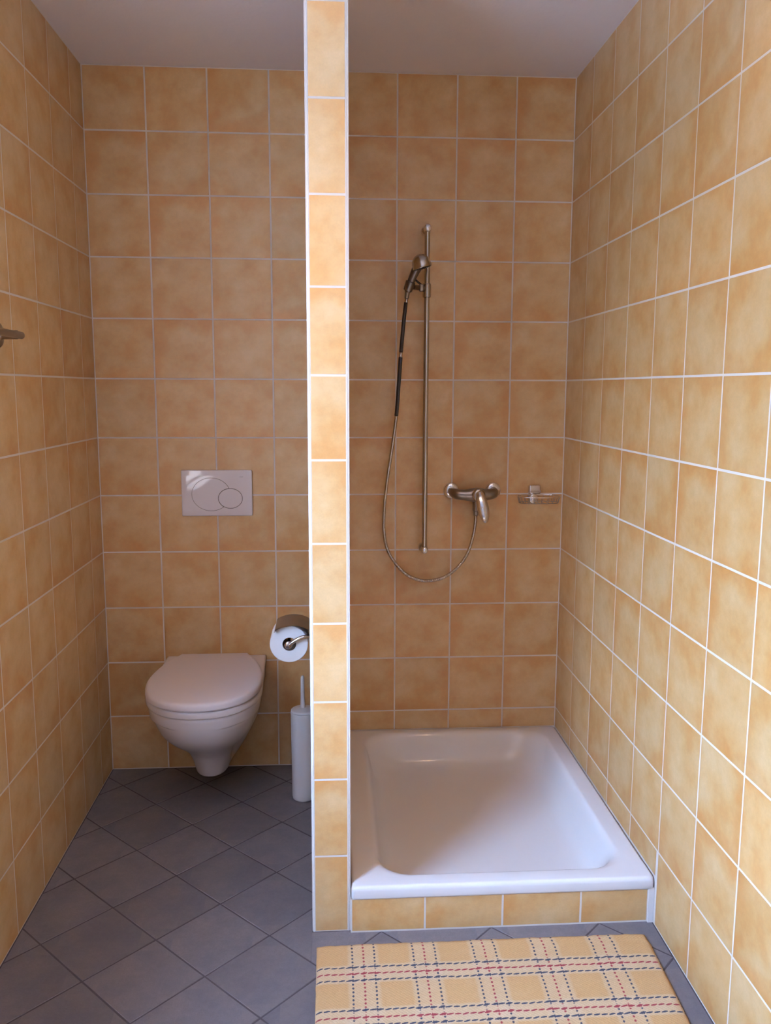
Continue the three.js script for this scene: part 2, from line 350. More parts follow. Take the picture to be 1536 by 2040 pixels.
// ---------------------------------------------------------------- shower tray
function roundRect(cx, cz, hx, hz, r, y, M_ = 14) {
  const out = [], add = (px, pz, a0) => { for (let k = 0; k <= M_; k++) { const a = a0 + k / M_ * Math.PI / 2; out.push([px + r * Math.cos(a), y, pz + r * Math.sin(a)]); } };
  add(cx + hx - r, cz + hz - r, 0); add(cx - hx + r, cz + hz - r, Math.PI / 2); add(cx - hx + r, cz - hz + r, Math.PI); add(cx + hx - r, cz - hz + r, 1.5 * Math.PI);
  const dense = [];                                     // straight runs get points of their own
  for (let i = 0; i < out.length; i++) {
    dense.push(out[i]);
    if (i % (M_ + 1) === M_) { const q = out[(i + 1) % out.length]; for (let k = 1; k < 8; k++) dense.push(out[i].map((v, c) => v + (q[c] - v) * k / 8)); }
  }
  return dense;
}
{
  const x0 = PR + 0.0015, x1 = W - 0.0015, z0 = 0.001, z1 = RZ + 0.006;
  const R = (l, r_, b, f, r, y) => roundRect((x0 + l + x1 - r_) / 2, (z0 + b + z1 - f) / 2, (x1 - r_ - x0 - l) / 2, (z1 - f - z0 - b) / 2, r, y);
  const T = 0.128;
  const rings = [
    R(0.001, 0.001, 0.001, 0.004, 0.008, RH + 0.0005), R(0, 0, 0, 0.0005, 0.009, RH + 0.004), R(0, 0, 0, 0, 0.010, T - 0.012), R(0.001, 0.001, 0.001, 0.001, 0.011, T - 0.006), R(0.004, 0.004, 0.004, 0.004, 0.013, T - 0.0015), R(0.009, 0.009, 0.008, 0.009, 0.016, T),
    R(0.04, 0.035, 0.018, 0.03, 0.05, T - 0.0005), R(0.06, 0.05, 0.026, 0.046, 0.085, T - 0.001), R(0.066, 0.056, 0.031, 0.052, 0.095, T - 0.003), R(0.072, 0.062, 0.037, 0.057, 0.1, T - 0.008), R(0.077, 0.067, 0.043, 0.061, 0.105, T - 0.017),
    R(0.083, 0.074, 0.052, 0.066, 0.11, T - 0.035), R(0.09, 0.082, 0.065, 0.073, 0.115, T - 0.06), R(0.099, 0.092, 0.08, 0.082, 0.12, T - 0.085), R(0.111, 0.105, 0.097, 0.094, 0.125, T - 0.1), R(0.128, 0.123, 0.118, 0.111, 0.13, T - 0.109), R(0.155, 0.15, 0.148, 0.138, 0.13, T - 0.113), R(0.22, 0.21, 0.22, 0.2, 0.12, T - 0.116), R(0.3, 0.29, 0.36, 0.34, 0.08, T - 0.119),
  ];
  const g = loft(rings, { cap1: true, flip: true });
  const t = new THREE.Mesh(g, M.enamel); t.name = 'shower_tray'; t.castShadow = t.receiveShadow = true; scene.add(t);
  tag(t, 'white enamelled square shower tray set on a low tiled plinth', 'shower tray');
}

// ---------------------------------------------------------------- wall-hung toilet
const TX = 0.385;
function curve1(table, y, k) {                          // monotone table lookup, smooth
  let i = 0; while (i < table.length - 2 && y < table[i + 1][0]) i++;
  const p = (n) => table[Math.max(0, Math.min(table.length - 1, n))];
  const [a, b] = [p(i), p(i + 1)], t = clamp((y - a[0]) / (b[0] - a[0]));
  const slope = (n) => { const u = p(n - 1), w = p(n + 1); return (w[k] - u[k]) / (w[0] - u[0]); }, h = b[0] - a[0];
  const m0 = slope(i) * h, m1 = slope(i + 1) * h, t2 = t * t, t3 = t2 * t;
  return (2 * t3 - 3 * t2 + 1) * a[k] + (t3 - 2 * t2 + t) * m0 + (-2 * t3 + 3 * t2) * b[k] + (t3 - t2) * m1;
}
function bowlRing(wm, zm, zf, wb, y, crease = 0) {
  const half = [], NF = 30, NS = 16, NB = 5;
  for (let k = 0; k <= NF; k++) {                       // front, from the axis to the side
    const a = k / NF * Math.PI / 2, s = Math.sin(a), c = Math.cos(a);
    const cut = crease * sstep(0.28, 0.75, s);
    half.push([(wm - cut) * Math.pow(s, 0.92), zm + (zf - cut - zm) * Math.pow(c, 0.96)]);
  }
  for (let k = 1; k <= NS; k++) {                       // side, back to the wall
    const t = k / NS, e = t * t * (3 - 2 * t);
    half.push([wm - crease + (wb - wm + crease * (1 - e)) * e, zm * (1 - t) + 0.002 * t]);
  }
  for (let k = 1; k <= NB; k++) half.push([wb * (1 - k / NB), 0.002]);
  const ring = half.map(([x, z]) => [TX + x, y, z]);
  for (let k = half.length - 2; k > 0; k--) ring.push([TX - half[k][0], y, half[k][1]]);
  return ring;
}
{
  const t = thing('toilet', 'white wall-hung toilet with closed lid under the flush plate', 'toilet');
  // y, half width, where it is widest, front, half width at the wall
  const tb = [[0.42, 0.182, 0.3, 0.497, 0.176], [0.385, 0.184, 0.3, 0.5, 0.175], [0.345, 0.178, 0.295, 0.49, 0.172], [0.305, 0.166, 0.285, 0.472, 0.166], [0.275, 0.152, 0.275, 0.45, 0.16], [0.25, 0.135, 0.262, 0.42, 0.155], [0.225, 0.113, 0.245, 0.381, 0.148], [0.2, 0.0915, 0.226, 0.342, 0.14], [0.17, 0.0755, 0.2, 0.304, 0.126], [0.135, 0.0655, 0.18, 0.277, 0.108], [0.1, 0.0585, 0.168, 0.261, 0.088], [0.084, 0.055, 0.168, 0.254, 0.076]];
  // the rim rises slightly towards the wall
  const at = (y, inset = 0, crease = 0) => bowlRing(curve1(tb, y, 1) - inset, curve1(tb, y, 2), curve1(tb, y, 3) - inset, curve1(tb, y, 4) - inset * 0.6, y, crease).map(([x, h, z]) => [x, h + 0.017 * (1 - z / 0.5) * sstep(0.33, 0.4, y), z]);
  const rings = [at(0.404, 0.012), at(0.4035, 0.004), at(0.4005, 0.0005), at(0.396), at(0.39), at(0.384), at(0.3815, 0.0008), at(0.3795, 0.0055), at(0.3775, 0.0078), at(0.3745, 0.0078), at(0.3715, 0.0055), at(0.366, 0.0048), at(0.358, 0.0042), at(0.35, 0.0035)];
  for (const y of [0.344, 0.341]) rings.push(at(y, 0.003));
  rings.push(at(0.3395, 0.003, 0.003), at(0.337, 0.003, 0.0085), at(0.334, 0.0025, 0.0095), at(0.33, 0.0025, 0.0078));
  for (let y = 0.325; y > 0.09; y -= 0.0075) rings.push(at(y, 0.002 * clamp((y - 0.2) / 0.1), 0.0075 * sstep(0.2, 0.33, y)));
  rings.push(at(0.086), at(0.0815, 0.003), at(0.079, 0.009), at(0.078, 0.02));
  part('bowl', loft(rings, { cap0: true, cap1: true }), M.ceramic, t);
  // egg-shaped outline, straight at the back
  const pr = [[0.116, 0.05], [0.133, 0.085], [0.153, 0.13], [0.17, 0.185], [0.181, 0.245], [0.1845, 0.3], [0.179, 0.355], [0.163, 0.407], [0.134, 0.452], [0.094, 0.484], [0.048, 0.502], [0, 0.508]];
  const cv = new THREE.CatmullRomCurve3(pr.map(([x, z]) => V(x, 0, z)), false, 'centripetal').getPoints(44);
  const outline = (inset, y, tilt) => {
    const h = cv.map((q) => { const cx = 0, cz = 0.3, dx = q.x - cx, dz = q.z - cz, l = Math.hypot(dx, dz); return [q.x - dx / l * inset, Math.max(q.z - dz / l * inset, 0.05 + inset * 0.8)]; });
    const r = []; for (let k = h.length - 1; k >= 0; k--) r.push(h[k]);
    for (let k = 1; k < 6; k++) r.push([h[0][0] * (1 - k / 3), h[0][1]]);
    for (let k = 0; k < h.length - 1; k++) r.push([-h[k][0], h[k][1]]);
    return r.map(([x, z]) => [TX + x, y + (0.5 - z) * tilt, z]);
  };
  part('seat', loft([outline(0.014, 0.4042, 0.034), outline(0.007, 0.4044, 0.034), outline(0.005, 0.406, 0.034), outline(0.005, 0.412, 0.034), outline(0.02, 0.4135, 0.034)], { cap0: true, cap1: true, flip: true }), M.lidPlastic, t);
  part('lid', loft([outline(0.014, 0.4082, 0.034), outline(0.003, 0.4084, 0.034), outline(0.0006, 0.4097, 0.034), outline(0, 0.413, 0.034), outline(0.0004, 0.4215, 0.034), outline(0.0022, 0.427, 0.034), outline(0.0065, 0.4308, 0.034), outline(0.013, 0.433, 0.034), outline(0.03, 0.435, 0.034), outline(0.06, 0.4364, 0.034), outline(0.1, 0.437, 0.034)], { cap0: true, cap1: true, flip: true }), M.lidPlastic, t);
  for (const s of [-1, 1]) part('hinge', new THREE.CylinderGeometry(0.009, 0.009, 0.05, 20).rotateZ(Math.PI / 2).translate(TX + s * 0.075, 0.429, 0.042), M.lidPlastic, t);
}

// ---------------------------------------------------------------- flush plate
{
  const cx = 0.4005, cy = 1.0083, w = 0.243, h = 0.16;
  const t = thing('flush_plate', 'white rectangular flush plate with two oval buttons above the toilet', 'flush plate', [cx, cy, 0]);
  // a shallow slab, its border falling away to a thin edge
  const prof = [[0, 0.0006], [0, 0.0092], [0.0005, 0.0107], [0.0016, 0.0117], [0.0032, 0.01205], [0.0045, 0.0121], [0.006, 0.0121], [0.02, 0.0121]];
  const rings = prof.map(([i, z]) => { const a = w / 2 - i, b = h / 2 - i, r = 0.004; return roundRect(0, 0, a, b, Math.max(0.002, r - i * 0.1), 0, 5).map((p) => [p[0], p[2], z]); });
  part('plate', toCreasedNormals(loft(rings, { cap0: true, cap1: true }), 0.35), M.whitePlastic, t);
  const px = 0.243 / 142, py = 0.16 / 91, A = { x: (420.4 - 432) * px, y: (982.5 - 980.2) * py * -1, a: 39 * px * 0.99, b: 32.5 * py }, B = { x: (459 - 432) * px, y: (982.5 - 993) * py, a: 23.8 * px, b: 19.4 * py };
  const ell = (e, g, n = 72) => Array.from({ length: n }, (_, k) => [e.x + (e.a + g) * Math.cos(k / n * 2 * Math.PI), e.y + (e.b + g) * Math.sin(k / n * 2 * Math.PI)]);
  const inB = ([x, y], g) => ((x - B.x) / (B.a + g)) ** 2 + ((y - B.y) / (B.b + g)) ** 2 < 1;
  const Z = 0.0121;
  // the large button is cut away round the small one
  const bite = (g) => {
    const P = ell(A, g, 220), Q = ell(B, -g + 0.0014, 220), out = P.filter((p) => !inB(p, -g + 0.0014));
    const k = P.findIndex((p, i) => inB(p, -g + 0.0014) && !inB(P[(i + P.length - 1) % P.length], -g + 0.0014));
    const kept = []; for (let i = 0, n = P.length, s = P.findIndex((p, q) => !inB(p, -g + 0.0014) && inB(P[(q + n - 1) % n], -g + 0.0014)); i < n; i++) { const p = P[(s + i) % n]; if (!inB(p, -g + 0.0014)) kept.push(p); }
    const inA = ([x, y]) => ((x - A.x) / (A.a + g)) ** 2 + ((y - A.y) / (A.b + g)) ** 2 < 1;
    const arc = []; const n = Q.length, s = Q.findIndex((p, q) => inA(p) && !inA(Q[(q + n - 1) % n])); for (let i = 0; i < n; i++) { const p = Q[(s + i) % n]; if (inA(p)) arc.push(p); }
    const d = (p, q) => Math.hypot(p[0] - q[0], p[1] - q[1]), e = kept[kept.length - 1];
    return kept.concat(d(e, arc[0]) < d(e, arc[arc.length - 1]) ? arc : arc.reverse());
  };
  const shape = (P) => new THREE.Shape(P.map((p) => new THREE.Vector2(...p)));
  const ext = (P, d, b) => new THREE.ExtrudeGeometry(shape(P), { depth: d, bevelEnabled: b > 0, bevelSize: b, bevelThickness: b, bevelSegments: 2, bevelOffset: -b });
  part('button_gap', merge([ext(ell(A, 0.0009), 0.0003, 0).translate(0, 0, Z), ext(ell(B, 0.0013), 0.00045, 0).translate(0, 0, Z)]), M.groove, t, 'thin dark ring round the buttons');
  part('large_button', ext(bite(-0.0002), 0.0009, 0.0005).translate(0, 0, Z), M.whitePlastic, t);
  part('small_button', ext(ell(B, -0.0002), 0.001, 0.0005).translate(0, 0, Z), M.whitePlastic, t);
  const font = await new FontLoader().loadAsync('fonts/droid/droid_sans_bold.typeface.json');
  const tg = new TextGeometry('GEBERIT', { font, size: 0.0021, depth: 0.0002, curveSegments: 2 }); tg.computeBoundingBox();
  const bw = tg.boundingBox.max.x; tg.scale(0.0135 / bw, 1, 1);
  part('lettering', tg.translate(0.0785, 0.0555, Z - 0.0002), M.print, t, 'tiny grey lettering');
}

// ---------------------------------------------------------------- toilet brush
{
  const t = thing('toilet_brush', 'white cylindrical toilet brush holder with upright handle beside the partition', 'toilet brush', [0.698, 0, 0.257]);
  part('holder', lathe([[0, 0.001], [0.032, 0.001], [0.0365, 0.004], [0.038, 0.012], [0.0385, 0.05], [0.0405, 0.302], [0.0405, 0.306], [0.0385, 0.306], [0.0375, 0.3]]), M.brushPlastic, t);
  part('lid', lathe([[0.0388, 0.3062], [0.0398, 0.309], [0.039, 0.3125], [0.036, 0.315], [0.022, 0.3185], [0.012, 0.32], [0.0085, 0.321]]), M.brushPlastic, t);
  part('handle', lathe([[0.0085, 0.318], [0.008, 0.33], [0.0068, 0.36], [0.0062, 0.41], [0.006, 0.424], [0.0045, 0.4285], [0, 0.43]], 24), M.brushPlastic, t);
}

// ---------------------------------------------------------------- paper roll and its holder on the partition
{
  const cx = 0.6685, cy = 0.6125, z0 = 0.4, z1 = 0.5;
  const roll = thing('toilet_roll', 'white toilet paper roll hanging on the chrome holder', 'toilet paper', [cx, cy, (z0 + z1) / 2]);
  const wind = []; const L = (z1 - z0) / 2;
  for (const [r, z] of [[0.0205, -L], [0.054, -L], [0.0565, -L + 0.002], [0.0568, 0], [0.0565, L - 0.002], [0.055, L], [0.0205, L], [0.0205, -L]]) wind.push([r, z]);
  const pg = lathe(wind, 72).rotateX(Math.PI / 2);
  { const p = pg.attributes.position; for (let i = 0; i < p.count; i++) { const x = p.getX(i), y = p.getY(i), r = Math.hypot(x, y), a = Math.atan2(y, x); if (r > 0.04) { const k = 1 + 0.035 * Math.max(0, Math.cos(a - 2.75)) - 0.0; p.setXY(i, x * k, y * k); } } pg.computeVertexNormals(); }
  part('paper', toCreasedNormals(pg, 0.7), M.paper, roll);
  part('core', lathe([[0.0204, -L + 0.001], [0.0204, L - 0.001], [0.0192, L - 0.001], [0.0192, -L + 0.001]], 40).rotateX(Math.PI / 2), M.card, roll, 'grey cardboard core');
  const h = thing('paper_holder', 'chrome paper holder with curved flap on the left face of the partition', 'paper holder', [0, 0, 0]);
  part('wall_plate', lathe([[0, 0], [0.026, 0], [0.0265, 0.004], [0.024, 0.008], [0, 0.0095]], 36).rotateZ(Math.PI / 2).translate(PL - 0.0004, 0.64, 0.45), M.chrome, h);
  part('arm', merge([
    tube([[PL - 0.005, 0.638, 0.45], [PL - 0.013, 0.638, 0.47], [PL - 0.013, 0.6385, 0.502], [PL - 0.022, 0.639, 0.513], [0.705, 0.637, 0.516], [0.686, 0.628, 0.516], [0.6705, 0.6165, 0.515]], 0.0062, 50, 12),
    new THREE.CylinderGeometry(0.0055, 0.0055, 0.118, 20).rotateX(Math.PI / 2).translate(0.6665, 0.6145, 0.455),
    lathe([[0, 0], [0.0105, 0], [0.0115, 0.0025], [0.0095, 0.0055], [0.005, 0.0068], [0, 0.0072]], 28).rotateX(Math.PI / 2).translate(0.6665, 0.6145, 0.513),
  ]), M.chrome, h);
  // flap: part of a cylinder over the roll, running into the wall
  const sec = (o) => { const l = [[0.6262 - o * 0.6, 0.6545 + o * 0.3]]; for (let k = 0; k <= 22; k++) { const x = 0.6275 + k / 22 * (PL - 0.012 - 0.6275); l.push([x, 0.5795 + o + Math.sqrt(0.0955 ** 2 - (x - 0.678) ** 2)]); } l.push([PL - 0.004, 0.643 + o]); return l; };
  const out = sec(0.0012), inn = sec(-0.0002).reverse(), ring = out.concat(inn);
  part('flap', toCreasedNormals(loft([0.394, 0.3945, 0.4, 0.46, 0.522, 0.5225].map((z) => ring.map(([x, y]) => [x, y, z])), { cap0: false, flip: true }), 0.6), M.dullChrome, h);
}

// ---------------------------------------------------------------- shower rail, hand shower, hose
const alongZ = (g) => g.rotateX(Math.PI / 2);           // a lathe's axis from y to +z
const RX = 1.1218, RZz = 0.05;
{
  const t = thing('shower_rail', 'tall vertical chrome shower rail on the back wall', 'shower rail', [RX, 0, 0]);
  part('bar', new THREE.CylinderGeometry(0.0092, 0.0092, 1.088, 28).translate(0, 1.354, RZz), M.satinChrome, t);
  for (const y of [1.898, 0.810]) part('wall_bracket', merge([alongZ(lathe([[0, 0], [0.0125, 0], [0.0125, 0.056], [0.0128, 0.062], [0.0115, 0.066], [0.007, 0.0685], [0, 0.069]], 32)).translate(0, y, 0), alongZ(lathe([[0, 0], [0.017, 0], [0.017, 0.004], [0.0125, 0.007]], 32)).translate(0, y, 0)]), M.chrome, t);
  const s = part('slider', merge([lathe([[0.0094, -0.024], [0.013, -0.024], [0.0142, -0.021], [0.0142, 0.017], [0.0128, 0.0215], [0.0094, 0.0215]], 32).translate(0, 1.698, RZz)]), M.satinChrome, t);
  part('arm', merge([tube([[-0.008, 1.704, RZz + 0.004], [-0.03, 1.704, RZz + 0.016], [-0.048, 1.7045, RZz + 0.03]], 0.0085, 20, 14), rbox(0.012, 0.022, 0.026, 0.003).translate(-0.02, 1.7035, RZz + 0.012)]), M.dullChrome, s);
  part('thumb_lever', tube([[-0.018, 1.712, RZz + 0.012], [-0.034, 1.722, RZz + 0.024], [-0.041, 1.727, RZz + 0.028]], 0.0035, 14, 10), M.black, s);
  const ax = V(0.32, 0.93, 0.2).normalize();
  const cup = lathe([[0.0115, -0.017], [0.0145, -0.017], [0.0165, 0.012], [0.015, 0.014], [0.0125, 0.013]], 28);
  cup.applyQuaternion(new THREE.Quaternion().setFromUnitVectors(V(0, 1, 0), ax)).translate(1.0585 - RX, 1.707, 0.092);
  part('cup', cup, M.darkChrome, s);
}
{
  const t = thing('hand_shower', 'chrome hand shower with domed head clipped to the rail', 'hand shower', [0, 0, 0]);
  // handle: swept between the hose nut and the neck of the head
  const pts = [V(1.0535, 1.688, 0.086), V(1.0575, 1.702, 0.089), V(1.066, 1.726, 0.0945), V(1.0755, 1.748, 0.099), V(1.087, 1.772, 0.103)], rad = [0.0105, 0.0115, 0.0128, 0.0145, 0.017];
  const c = new THREE.CatmullRomCurve3(pts), fr = c.computeFrenetFrames(30, false), rings = [];
  for (let j = 0; j <= 30; j++) {
    const p = c.getPointAt(j / 30), f = j / 30 * 4, i = Math.min(3, Math.floor(f)), r = rad[i] + (rad[i + 1] - rad[i]) * (f - i);
    rings.push(Array.from({ length: 20 }, (_, k) => { const a = k / 20 * 2 * Math.PI; const q = p.clone().addScaledVector(fr.normals[j], r * Math.cos(a)).addScaledVector(fr.binormals[j], r * Math.sin(a)); return q.toArray(); }));
  }
  part('handle', loft(rings, { cap0: true, cap1: true }), M.darkChrome, t);
  const dn = V(0.3, -0.95, 0.0).normalize(), q = new THREE.Quaternion().setFromUnitVectors(V(0, -1, 0), dn), ctr = [1.0985, 1.7625, 0.118];
  const dome = lathe([[0, 0.0425], [0.008, 0.0418], [0.016, 0.0385], [0.0225, 0.033], [0.0275, 0.0255], [0.0302, 0.0165], [0.0315, 0.006], [0.0325, 0.001], [0.0318, -0.0025], [0.028, -0.003]].reverse(), 44);
  part('head', dome.applyQuaternion(q).translate(...ctr), M.satinChrome, t);
  const face = [lathe([[0, -0.0035], [0.0285, -0.0032], [0.0285, 0]].reverse(), 40)];
  for (let r = 0; r < 3; r++) for (let k = 0; k < (r ? r * 8 : 1); k++) face.push(new THREE.CylinderGeometry(0.0012, 0.0014, 0.002, 8).translate(r * 0.0095 * Math.cos(k / (r * 8 || 1) * 2 * Math.PI), -0.004, r * 0.0095 * Math.sin(k / (r * 8 || 1) * 2 * Math.PI)));
  part('spray_face', merge(face).applyQuaternion(q).translate(...ctr), M.black, t, 'dark spray face');
}
{
  const t = thing('shower_hose', 'long looped metal shower hose with dark sleeves on its upper half', 'hose', [0, 0, 0]);
  const P = [[1.0536, 1.692, 0.0864], [1.0455, 1.6256, 0.0792], [1.034, 1.494, 0.0733], [1.0262, 1.37, 0.069], [1.0208, 1.2838, 0.0617], [1.0046, 1.1548, 0.0558], [0.9898, 1.05, 0.05], [0.9799, 0.944, 0.0467], [0.9803, 0.8725, 0.0433], [0.9931, 0.8091, 0.04], [1.0256, 0.754, 0.0367], [1.0707, 0.711, 0.0333], [1.125, 0.6932, 0.03], [1.1873, 0.7026, 0.0342], [1.2401, 0.7394, 0.0383], [1.2746, 0.7889, 0.0425], [1.2942, 0.8527, 0.0467], [1.3014, 0.9071, 0.0508], [1.3019, 0.948, 0.0545]];
  const c = new THREE.CatmullRomCurve3(P.map((p) => V(...p)), false, 'centripetal'); c.arcLengthDivisions = 2000;
  const Ltot = c.getLength();
  const tAt = (y) => { for (let k = 0; k <= 2000; k++) if (c.getPointAt(k / 2000).y < y) return k / 2000; return 1; };
  const cut = { nut: tAt(1.667), s1: tAt(1.654), r1: tAt(1.492), r2: tAt(1.475), s2: tAt(1.278) };
  const sweep = (a, b, radius, step, rad = 12) => {
    const n = Math.max(4, Math.round((b - a) * Ltot / step)), rings = [];
    for (let j = 0; j <= n; j++) {
      const u = a + (b - a) * j / n, p = c.getPointAt(clamp(u)), d = c.getTangentAt(clamp(u)), n1 = V(0, 0, 1).addScaledVector(d, -d.z).normalize(), n2 = d.clone().cross(n1), r = typeof radius === 'function' ? radius(j, n) : radius;
      rings.push(Array.from({ length: rad }, (_, k) => { const w = k / rad * 2 * Math.PI; return p.clone().addScaledVector(n1, r * Math.cos(w)).addScaledVector(n2, r * Math.sin(w)).toArray(); }));
    }
    return loft(rings, { cap0: true, cap1: true });
  };
  const rib = (j) => [0.0049, 0.006, 0.0062, 0.006][j % 4];
  part('metal_spiral', sweep(cut.s2, 0.99, rib, 0.00125), M.satinChrome, t);
  part('dark_sleeve', sweep(cut.s1, cut.r1, (j) => 0.0064 + 0.0002 * (j % 2), 0.004), M.black, t, 'dark brown upper sleeve');
  part('dark_sleeve', sweep(cut.r2, cut.s2, (j) => 0.0066 + 0.0002 * (j % 2), 0.004), M.black, t, 'dark brown lower sleeve');
  part('ring', sweep(cut.r1, cut.r2, rib, 0.00125), M.satinChrome, t);
  part('nut', sweep(0, cut.nut, (j, n) => 0.0085 - 0.0012 * (j / n), 0.003, 16), M.dullChrome, t);
  part('spiral_end', sweep(cut.nut, cut.s1, rib, 0.00125), M.satinChrome, t);
  part('nut', sweep(0.988, 1, 0.0088, 0.004, 6), M.dullChrome, t);
}

// ---------------------------------------------------------------- mixer tap
{
  const t = thing('shower_mixer', 'chrome single-lever shower mixer with two round wall flanges', 'tap', [0, 0, 0]);
  for (const x of [1.2211, 1.3708]) part('flange', alongZ(lathe([[0.0, 0.013], [0.012, 0.0128], [0.018, 0.0118], [0.0235, 0.0098], [0.0272, 0.0068], [0.029, 0.003], [0.0293, 0]].reverse(), 44)).translate(x, 1.0128, 0.0002), M.chrome, t);
  // body: swept from one flange out and across to the other
  const C = new THREE.CatmullRomCurve3([V(1.2215, 1.0125, 0.012), V(1.223, 1.0095, 0.034), V(1.235, 1.006, 0.052), V(1.262, 1.004, 0.058), V(1.297, 1.004, 0.059), V(1.332, 1.004, 0.058), V(1.358, 1.006, 0.052), V(1.3695, 1.0095, 0.034), V(1.3705, 1.0125, 0.012)], false, 'centripetal'), rings = [], n = 64;
  for (let j = 0; j <= n; j++) {
    const p = C.getPointAt(j / n), d = C.getTangentAt(j / n), up = V(0, 1, 0).addScaledVector(d, -d.y).normalize(), sd = d.clone().cross(up);
    const m = Math.exp(-(((p.x - 1.303) / 0.03) ** 2)), r = 0.0145 + 0.0035 * sstep(0.02, 0.05, p.z) + 0.0075 * m;
    rings.push(Array.from({ length: 24 }, (_, k) => { const a = k / 24 * 2 * Math.PI; return p.clone().addScaledVector(up, r * Math.cos(a)).addScaledVector(sd, r * 0.95 * Math.sin(a)).toArray(); }));
  }
  part('body', loft(rings, { cap0: true, cap1: true }), M.dullChrome, t);
  part('outlet', lathe([[0.011, -0.024], [0.0118, -0.022], [0.0118, -0.002], [0.013, 0.004], [0.013, 0.012]], 24).translate(1.302, 0.972, 0.0555), M.dullChrome, t);
  part('cartridge_cap', alongZ(lathe([[0.0235, 0], [0.0235, 0.012], [0.0215, 0.018], [0.015, 0.0225], [0, 0.024]], 36)).translate(1.306, 1.006, 0.068), M.satinChrome, t);
  // lever: a drop that hangs from the cap, leaning out and to the right
  const a = V(1.306, 1.022, 0.086), b = V(1.3265, 0.9135, 0.118), ax = b.clone().sub(a), L = ax.length(); ax.normalize();
  const sx = V(1, 0, 0).addScaledVector(ax, -ax.x).normalize(), sz = sx.clone().cross(ax), lv = [];
  const wid = [[0, 0.0], [0.02, 0.007], [0.07, 0.0122], [0.18, 0.0165], [0.35, 0.0195], [0.55, 0.0208], [0.72, 0.019], [0.86, 0.0145], [0.95, 0.0088], [0.99, 0.0036], [1, 0]];
  for (let j = 0; j <= 40; j++) {
    const u = 1 - Math.cos(j / 40 * Math.PI) ** 1 * 0.5 - 0.5; let i = 0; while (i < wid.length - 2 && u > wid[i + 1][0]) i++;
    const f = clamp((u - wid[i][0]) / (wid[i + 1][0] - wid[i][0])), r = wid[i][1] + (wid[i + 1][1] - wid[i][1]) * f, p = a.clone().addScaledVector(ax, u * L).addScaledVector(sz, -0.006 * Math.sin(u * Math.PI));
    lv.push(Array.from({ length: 24 }, (_, k) => { const w = k / 24 * 2 * Math.PI; return p.clone().addScaledVector(sx, r * Math.cos(w)).addScaledVector(sz, r * 0.62 * Math.sin(w)).toArray(); }));
  }
  part('lever', loft(lv), M.chrome, t, 'bright drop-shaped lever');
}

// ---------------------------------------------------------------- soap basket
{
  const t = thing('soap_basket', 'small chrome wire soap basket on the back wall beside the mixer', 'soap dish', [0, 0, 0]);
  part('bracket', merge([rbox(0.046, 0.034, 0.02, 0.008, 4).translate(1.5185, 1.0165, 0.0101), alongZ(lathe([[0, 0.03], [0.012, 0.0295], [0.0165, 0.027], [0.018, 0.022], [0.018, 0]].reverse(), 32)).translate(1.5125, 0.985, 0.0002)]), M.chrome, t);
  const ov = (y, gx, gz) => Array.from({ length: 48 }, (_, k) => { const a = k / 48 * 2 * Math.PI, c = Math.cos(a), s = Math.sin(a); return V(1.5215 + (0.074 + gx) * Math.sign(c) * Math.abs(c) ** 0.75, y, 0.063 + (0.043 + gz) * Math.sign(s) * Math.abs(s) ** 0.75); });
  const rim = tube(ov(0.999, 0, 0), 0.0024, 120, 10, true); rim.scale(1, 1, 1);
  part('rim', rim, M.chrome, t);
  const top = ov(0.999, 0, 0), low = ov(0.977, -0.006, -0.006), w = [tube(low, 0.0012, 110, 8, true)];
  for (let k = 0; k < 48; k += 2) w.push(tube([top[k], top[k].clone().lerp(low[k], 0.85), low[k]], 0.001, 8, 6));
  for (let k = -3; k <= 3; k++) { const x = 1.5215 + k * 0.017, z = 0.037 * Math.sqrt(1 - (k * 0.017 / 0.07) ** 2); w.push(tube([[x, 0.977, 0.063 - z], [x, 0.9745, 0.063], [x, 0.977, 0.063 + z]], 0.0011, 10, 6)); }
  part('wires', merge(w), M.dullChrome, t);
}

// ---------------------------------------------------------------- towel rail at the left edge
{
  const t = thing('towel_rail', 'dark metal towel rail on the left wall, only its rounded end in view', 'towel rail', [0, 0, 0]);
  part('bar', merge([new THREE.CylinderGeometry(0.0088, 0.0088, 0.62, 24).rotateX(Math.PI / 2).translate(0.05, 1.4935, 1.1275), new THREE.SphereGeometry(0.0088, 20, 14).translate(0.05, 1.4935, 0.8175), new THREE.SphereGeometry(0.0088, 20, 14).translate(0.05, 1.4935, 1.4375)]), M.dullChrome, t);
  for (const z of [0.842, 1.412]) {
    part('bracket', merge([lathe([[0, 0], [0.031, 0], [0.0312, 0.005], [0.028, 0.009], [0.014, 0.012], [0.011, 0.016], [0.0105, 0.05]].map((p) => p), 36).rotateZ(-Math.PI / 2).translate(0.0003, 1.4935, z)]), M.dullChrome, t);
  }
}

